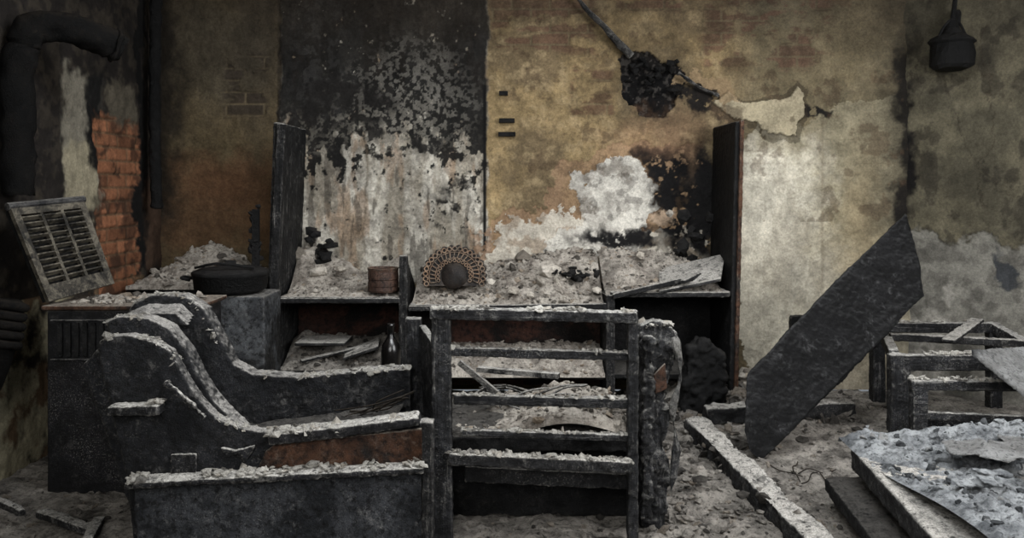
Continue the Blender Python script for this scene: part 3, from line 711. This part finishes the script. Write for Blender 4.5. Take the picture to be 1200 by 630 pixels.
# ---------------- floor edge / beams ----------------
p=P(); p.beam((.98,4.55,.04),(1.10,3.0,.03),.11,.12); p.make('fallen_beam',M_CHAR,None,.013,.03,.04,False,.012)
p=P(); p.beam((1.06,4.7,.08),(1.9,4.75,.10),.1,.09);  p.make('fallen_beam',M_CHAR,None,.013,.03)
p=P()
for k in range(7):
    a=random.uniform(1.2,1.45); b=random.uniform(3.6,4.0); r=random.uniform(.4,2.2); l=random.uniform(.12,.22); q=[]
    for j in range(4):
        xx=a+l*j/3*math.cos(r)*1.2; yy=b+l*j/3*math.sin(r)+random.uniform(-.03,.03); q.append((xx,yy,floor_z(xx,yy)+.012))
    p.tube(q,.003,6)
p.make('burnt_wires',M_WIRE)
p=P()
p.beam((-1.62,3.35,.03),(-1.55,3.1,.04),.04,.03); p.beam((-2.25,3.6,.05),(-1.95,3.4,.04),.03,.03); p.beam((-1.9,3.45,.02),(-1.6,3.25,.03),.05,.03); p.make('floor_sticks',M_CHARG,None,.01,.01)

# ---------------- upper wall things ----------------
p=P(); p.tube([W(655,-35,5.53),W(685,8,5.53),W(705,28,5.53),W(720,45,5.53),W(740,66,5.55)],lambda t:.010+.018*t,10,6); p.tube([W(795,85,5.55),W(820,102,5.54),W(842,112,5.56)],.011,8); p.make('ceiling_conduit',M_CHAR,None,0,.02)
p=P()
for k in range(16):
    a=random.uniform(735,795); b=random.uniform(70,125); p.chunk(W(a,b,5.56),random.uniform(.02,.045),1)
p.make('burnt_plaster_flakes',M_BLACK)
p=P()
for a,b,w in ((590,109,10),(594,141,18),(594,157,20)): 
    c=W(a,b,5.57); p.box(c.x-w*.0028,c.x+w*.0028,5.565,5.6,c.z-.014,c.z+.014)
p.make('wall_switch_boxes',M_BLACK)
wl=empty('wall_lantern'); c=Vector((2.725,5.28,2.06))
p=P(); p.lathe(c,[(.10,0),(.125,.02),(.13,.09),(.12,.15),(.135,.165),(.12,.185),(.06,.215),(.04,.25),(.03,.3),(.01,.31)],20); p.make('body',M_BLACK,wl,0,.03)
p=P(); p.tube([c+Vector((0,0,.3)),c+Vector((.03,.02,.5)),c+Vector((.0,.02,.8))],.014,8); p.tube([c+Vector((0,0,.28)),c+Vector((.06,.05,.36)),c+Vector((.07,.08,.28))],.018,8); p.tube([c+Vector((-.12,0,.1)),c+Vector((-.06,-.02,.26)),c+Vector((.03,0,.3)),c+Vector((.12,0,.12))],.008,6); p.make('bracket',M_BLACK,wl)

# ---------------- LIGHT ----------------
def area(name,loc,tgt,sx,sy,e,col):
    l=bpy.data.lights.new(name,'AREA'); l.shape='RECTANGLE'; l.size=sx; l.size_y=sy; l.energy=e; l.color=col
    o=bpy.data.objects.new(name,l); o.location=loc; o.rotation_euler=(Vector(tgt)-Vector(loc)).to_track_quat('-Z','Y').to_euler(); COL.objects.link(o)
area('window_light',(2.9,1.9,2.1),(.6,4.9,.8),1.2,1.4,128,(.99,.99,1))
area('front_fill',(-.6,-.8,2.3),(.0,5,1.0),1.8,1.5,105,(1,.99,.97))  # added fill lamp from behind the camera
area('overhead_fill',(.5,2.9,3.2),(.4,4.4,0),2.4,1.0,140,(.95,.975,1))  # added overhead lamp above the open ceiling bay, brightens top surfaces
w=bpy.data.worlds.new('World'); SC.world=w; w.use_nodes=True; w.node_tree.nodes['Background'].inputs[0].default_value=(.85,.93,1,1); w.node_tree.nodes['Background'].inputs[1].default_value=.24

cam=bpy.data.cameras.new('Camera'); cam.lens=30; cam.sensor_width=36; cam.shift_y=-100/1200; cam.clip_end=100
co=bpy.data.objects.new('Camera',cam); co.location=(0,0,H); co.rotation_euler=(math.pi/2,0,0); COL.objects.link(co); SC.camera=co
